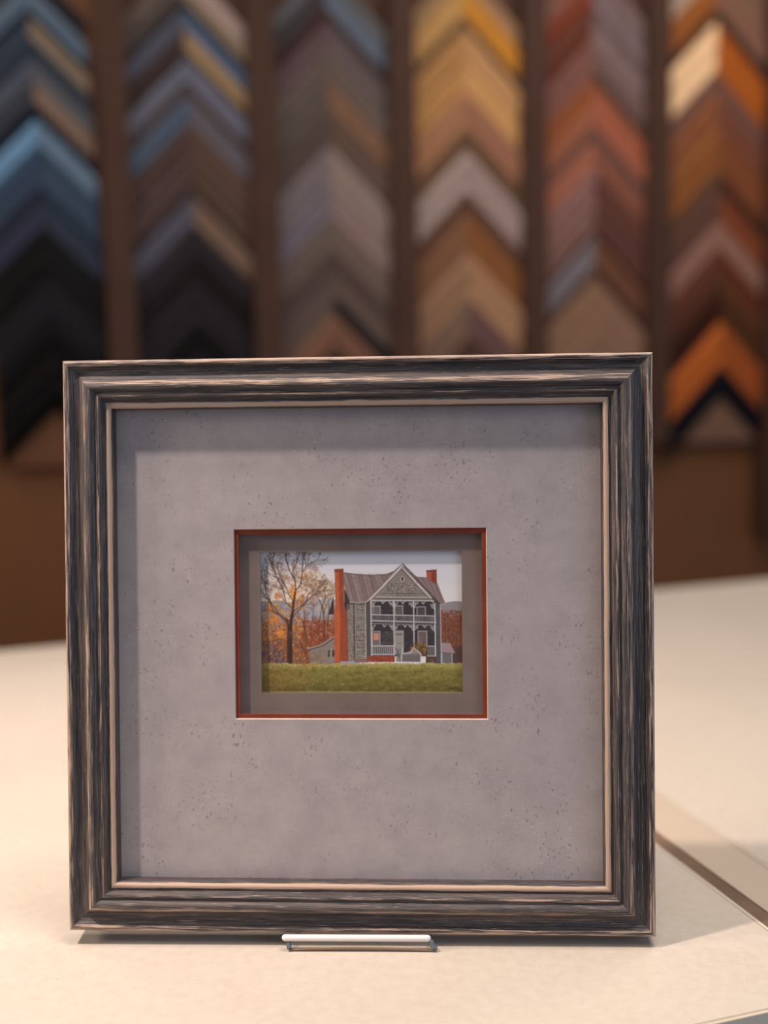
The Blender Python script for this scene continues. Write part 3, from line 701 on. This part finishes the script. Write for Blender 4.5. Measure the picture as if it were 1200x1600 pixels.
# ------------------------------------------------------------------ moulding corner samples on the wall
WK = 1.0
_mc = {}
def samp_mat(c):
    if c not in _mc:
        t = NT('sample_finish_and_gleam_%d_%d_%d' % c); col = rgb(*c, k=WK*(1.0 if max(c) > 80 else .22+.78*max(0, max(c)-10)/70))
        n = t.noise(t.obj(), 55, 3)
        t.l(t.ramp(n, [(.3, tuple(v*.88 for v in col[:3])+(1,)), (.7, tuple(min(1, v*1.12) for v in col[:3])+(1,))]), t.b.inputs['Base Color'])
        t.b.inputs['Roughness'].default_value = .6; t.b.inputs['Specular IOR Level'].default_value = .12
        _mc[c] = t.m
    return _mc[c]
def leg_mesh(wid, half, s, hgt):
    """one mitred leg running down and outwards from the apex; s=-1 left, +1 right. local: apex (0,0), z down negative"""
    t = wid/math.sqrt(2)
    prof = [(0, 0), (0, .45), (.08, .85), (.2, 1.0), (.38, .9), (.55, .62), (.75, .5), (.88, .6), (.97, .5), (1, .3), (1, 0)]
    bm = bmesh.new(); rings = []
    for e in (0, 1):
        r = []
        for a, h in prof:
            w_ = a*t
            if e == 0: x, z = 0.0, -w_*math.sqrt(2)
            else: x, z = half, -half-w_*math.sqrt(2)
            r.append(bm.verts.new((s*x, -h*hgt-.0005, z)))
        rings.append(r)
    n = len(prof)
    for i in range(n-1): bm.faces.new((rings[0][i], rings[1][i], rings[1][i+1], rings[0][i+1]))
    bm.faces.new((rings[0][n-1], rings[1][n-1], rings[1][0], rings[0][0]))
    bm.faces.new(rings[0]); bm.faces.new(rings[1][::-1])
    return bm
# column: x of the apex line at y=0 and y=550, half width in pixels near y=250, name
COLS = [
 ('far left', (42, 84), 86, 0, [
   (-66, 34, (38, 46, 60), (30, 34, 46), 'dark navy'), (-26, 40, (82, 100, 118), (82, 100, 118), 'steel blue'), (14, 12, (30, 36, 48), (32, 38, 50), 'thin near-black'),
   (26, 34, (54, 64, 78), (128, 112, 96), 'half slate, half sand'), (60, 34, (50, 60, 74), (48, 58, 72), 'dark slate'), (94, 32, (84, 89, 102), (88, 91, 98), 'pale blue-grey'), (126, 36, (56, 60, 70), (122, 100, 86), 'half charcoal, half tan'),
   (162, 25, (30, 36, 50), (32, 38, 52), 'narrow midnight blue'), (187, 38, (108, 148, 182), (100, 122, 144), 'bright sky blue'), (225, 30, (64, 84, 108), (60, 78, 96), 'dusky blue'), (255, 33, (56, 68, 90), (58, 74, 92), 'denim blue'),
   (288, 30, (46, 52, 68), (46, 58, 76), 'ink blue'), (318, 36, (56, 58, 80), (52, 60, 76), 'violet-grey'), (354, 40, (28, 27, 30), (30, 29, 32), 'black'), (394, 44, (26, 25, 28), (30, 29, 33), 'soft black'),
   (438, 44, (36, 36, 43), (36, 36, 42), 'dark graphite'), (482, 32, (32, 32, 40), (34, 34, 40), 'graphite'), (514, 44, (9, 8, 11), (9, 8, 11), 'jet black'), (558, 46, (24, 22, 28), (24, 22, 28), 'dull black'), (604, 36, (10, 9, 12), (10, 9, 12), 'glossy jet black')]),
 ('second', (285, 311), 95, 3, [
   (-62, 33, (98, 84, 78), (160, 140, 134), 'half taupe, half rose'), (-28, 30, (82, 74, 72), (142, 124, 108), 'half umber, half sand'), (0, 16, (64, 60, 60), (62, 60, 62), 'thin dark umber'), (16, 29, (88, 90, 106), (80, 98, 124), 'slate blue'),
   (45, 34, (66, 54, 52), (150, 124, 92), 'half umber, half gold'), (79, 14, (70, 56, 52), (84, 72, 60), 'thin bronze'), (93, 36, (102, 104, 120), (104, 106, 124), 'light lavender grey'), (129, 22, (78, 64, 60), (76, 64, 58), 'thin brown'), (151, 42, (78, 92, 112), (96, 92, 102), 'grey-blue'),
   (193, 52, (78, 60, 58), (88, 68, 58), 'wide cocoa'), (245, 50, (80, 64, 62), (84, 66, 56), 'wide walnut'), (295, 14, (64, 54, 56), (66, 54, 52), 'thin dark walnut'), (309, 42, (84, 84, 98), (118, 96, 82), 'half dove grey, half tan'), (351, 40, (54, 48, 54), (52, 46, 52), 'charcoal plum'),
   (391, 50, (40, 35, 38), (36, 31, 34), 'dark espresso'), (441, 66, (44, 40, 45), (44, 39, 44), 'wide charcoal'), (507, 44, (22, 17, 21), (22, 17, 21), 'black'), (551, 40, (40, 36, 42), (40, 36, 42), 'graphite')]),
 ('third', (507, 522), 88, 5, [
   (-54, 27, (100, 100, 106), (104, 104, 108), 'pale pewter'), (-26, 38, (66, 60, 62), (92, 102, 118), 'half umber, half blue-grey'), (12, 24, (66, 46, 44), (68, 52, 52), 'thin oxblood'), (36, 40, (92, 74, 78), (94, 84, 86), 'mauve'), (76, 50, (94, 82, 78), (98, 86, 80), 'taupe'),
   (126, 40, (90, 80, 76), (124, 92, 72), 'half taupe, half copper'), (166, 62, (80, 68, 63), (92, 74, 64), 'wide dark taupe'), (228, 62, (110, 100, 104), (132, 116, 108), 'wide silver grey'), (290, 50, (108, 100, 110), (132, 112, 108), 'pale rose grey'), (340, 50, (98, 86, 80), (102, 88, 80), 'warm grey'),
   (390, 36, (84, 70, 67), (84, 70, 66), 'dark warm grey'), (426, 32, (92, 77, 76), (100, 84, 78), 'dusty mauve'), (458, 34, (96, 81, 74), (46, 37, 40), 'half taupe, half black'), (492, 50, (122, 88, 70), (120, 86, 70), 'terracotta brown')]),
 ('fourth', (722, 732), 82, 7, [
   (-58, 34, (146, 118, 86), (150, 116, 88), 'bronze'), (-24, 52, (176, 136, 84), (184, 124, 44), 'bright antique gold'), (28, 17, (96, 76, 60), (90, 74, 64), 'thin dark bronze'), (45, 50, (168, 124, 78), (182, 138, 94), 'light oak'), (95, 46, (172, 128, 78), (190, 144, 92), 'golden oak'), (141, 62, (158, 113, 84), (148, 104, 82), 'rosy beech'),
   (203, 34, (108, 82, 62), (104, 78, 60), 'dark olive brown'), (237, 66, (156, 138, 132), (154, 134, 130), 'pale pinkish silver'), (303, 32, (94, 64, 50), (92, 64, 50), 'dark chestnut'), (335, 60, (122, 86, 62), (126, 80, 46), 'saddle brown'), (395, 74, (142, 108, 84), (158, 120, 92), 'wide honey'), (469, 60, (116, 92, 77), (100, 74, 72), 'half tan, half plum')]),
 ('fifth', (922, 929), 78, 8, [
   (-66, 30, (132, 92, 80), (120, 100, 98), 'half rose, half grey'), (-34, 22, (136, 78, 62), (116, 100, 102), 'half brick, half grey'), (-12, 20, (118, 50, 28), (136, 116, 120), 'half rust, half lilac'), (8, 20, (116, 74, 62), (108, 90, 90), 'dusty rose'), (28, 35, (94, 50, 36), (124, 104, 104), 'half oxblood, half mauve'), (63, 42, (124, 84, 76), (112, 90, 86), 'dull pink'),
   (105, 24, (132, 86, 74), (84, 60, 54), 'half salmon, half umber'), (129, 30, (140, 80, 42), (152, 90, 64), 'burnt orange'), (159, 38, (154, 96, 72), (164, 96, 74), 'coral brown'), (197, 25, (116, 80, 72), (110, 80, 72), 'dusty brown'), (222, 40, (158, 98, 78), (130, 82, 66), 'terracotta'), (262, 50, (134, 98, 94), (96, 60, 52), 'half mauve, half maroon'),
   (312, 48, (124, 92, 86), (92, 58, 52), 'half pink, half mahogany'), (360, 8, (92, 60, 50), (92, 60, 50), 'thin mahogany'), (368, 50, (116, 108, 114), (104, 68, 50), 'half silver, half brown'), (418, 16, (92, 68, 58), (78, 58, 50), 'thin walnut'), (434, 72, (134, 102, 82), (132, 100, 82), 'wide sand brown'), (506, 64, (130, 100, 80), (128, 98, 80), 'wide light walnut')]),
 ('far right', (1116, 1124), 76, 9, [
   (-70, 32, (168, 150, 134), (120, 90, 72), 'half cream, half brown'), (-38, 54, (146, 86, 42), (122, 88, 72), 'half amber, half taupe'), (17, 18, (72, 50, 40), (72, 54, 44), 'thin dark brown'), (35, 80, (236, 196, 152), (160, 84, 28), 'half cream painted gleam, half orange'), (115, 30, (114, 78, 70), (108, 76, 68), 'mauve brown'), (145, 50, (134, 82, 52), (112, 68, 54), 'russet'),  # cream leg of the orange sample: specular gleam painted into its colour
   (195, 75, (134, 82, 44), (118, 68, 42), 'wide amber brown'), (270, 27, (98, 68, 54), (74, 44, 34), 'thin chocolate'), (297, 48, (92, 64, 54), (122, 64, 40), 'half umber, half rust'), (345, 42, (142, 104, 92), (138, 102, 88), 'pale mauve'), (387, 34, (98, 56, 42), (92, 44, 24), 'reddish brown'), (421, 30, (86, 50, 38), (96, 58, 38), 'mahogany'), (451, 52, (60, 28, 14), (76, 46, 26), 'very dark walnut'),
   (503, 70, (176, 92, 38), (150, 76, 36), 'bright orange'), (573, 46, (22, 18, 30), (26, 22, 34), 'black')]),
]
ORD = ['topmost', 'second from the top', 'third from the top', 'fourth from the top', 'fifth from the top', 'sixth from the top', 'seventh from the top', 'eighth from the top', 'ninth from the top', 'tenth from the top',
       'eleventh from the top', 'twelfth from the top', 'thirteenth from the top', 'fourteenth from the top', 'fifteenth from the top', 'sixteenth from the top', 'seventeenth from the top', 'eighteenth from the top', 'nineteenth from the top', 'twentieth from the top']
panel_mat = plain('brown_display_panel', rgb(76, 54, 44), .85, .05, 10, .2)
panel_left = plain('warm_brown_display_panel', rgb(98, 66, 46), .85, .05, 10, .2)
panel_right = plain('light_brown_display_panel', rgb(112, 84, 70), .85, .05, 10, .2)
zb = wallpt(1100, 690)[1]
edges_px = [(-55, 0), (168, 192), (405, 414), (622, 629), (826, 831), (1020, 1021), (1206, 1204)]
us = [(wallpt(a, 0)[0] + wallpt(b, 550)[0])/2 for a, b in edges_px]
pitch = (us[-1]-us[0])/6
names = ['far left', 'second', 'third', 'fourth', 'fifth', 'far right']
for k, nm in enumerate(names):
    a, b = us[k], us[k+1]
    t = bmesh.new(); box(t, a+(.0295 if k else .0265), b-(.0295 if k < 5 else .0265), 0, .028, zb, 1.62, MW)
    o = obj('display_panel', t, {0: panel_left, 5: panel_right}.get(k, panel_mat))
    tag(o, 'tall brown display panel behind the %s column of moulding samples' % nm, 'display panel', 'display panels on the wall')
pn = ['at the left end, beyond the far left column', 'between the far left and second sample columns', 'between the second and third sample columns', 'between the third and fourth sample columns', 'between the fourth and fifth sample columns', 'between the fifth and far right sample columns', 'right of the far right sample column, reaching lowest']
for k, u in enumerate(us):
    if k == 0: continue
    hw = .029 if 0 < k < 6 else .026
    low = zb if k < 6 else wallpt(1190, 835)[1]
    t = bmesh.new(); box(t, u-hw, u+hw, -.035, .0295, low, 1.64, MW)
    o = obj('divider_post', t, M_POST, bevel=.002)
    tag(o, 'upright dark brown divider post ' + pn[k], 'divider', 'divider posts between sample columns')
for ci, (nm, (xa, xb), halfpx, _, rows) in enumerate(COLS):
    for i, (py, T, cl, cr, word) in enumerate(rows):
        x = xa + (xb-xa)*py/550
        u0, z0 = wallpt(x, py, -.0); u1, z1 = wallpt(x, py+T, -.0)
        hw = abs(wallpt(x+halfpx+5, py)[0]-wallpt(x-halfpx-5, py)[0])/2
        wid = (z0-z1)*.97
        hl = min(hw, u0-us[ci]-.0305) if ci else hw; hr = min(hw, us[ci+1]-u0-.0305)
        Mx = MW @ Matrix.Translation((u0, -.0008, z0))
        t = thing('moulding_corner', '%s moulding corner sample, %s in the %s column' % (word, ORD[i], nm), 'moulding sample', group='moulding corner samples on the wall', mat=Mx)
        hgt = .010 + .010*((i*7+int(wid*1000)) % 5)/4
        two = sum(abs(p-q) for p, q in zip(cl, cr)) > 45
        for s, c, sn in ((-1, cl, 'left'), (1, cr, 'right')):  # each leg has its own colour, the painted cream gleam included
            o = obj('moulding_leg', leg_mesh(wid, hl if s < 0 else hr, s, hgt), samp_mat(c), t)
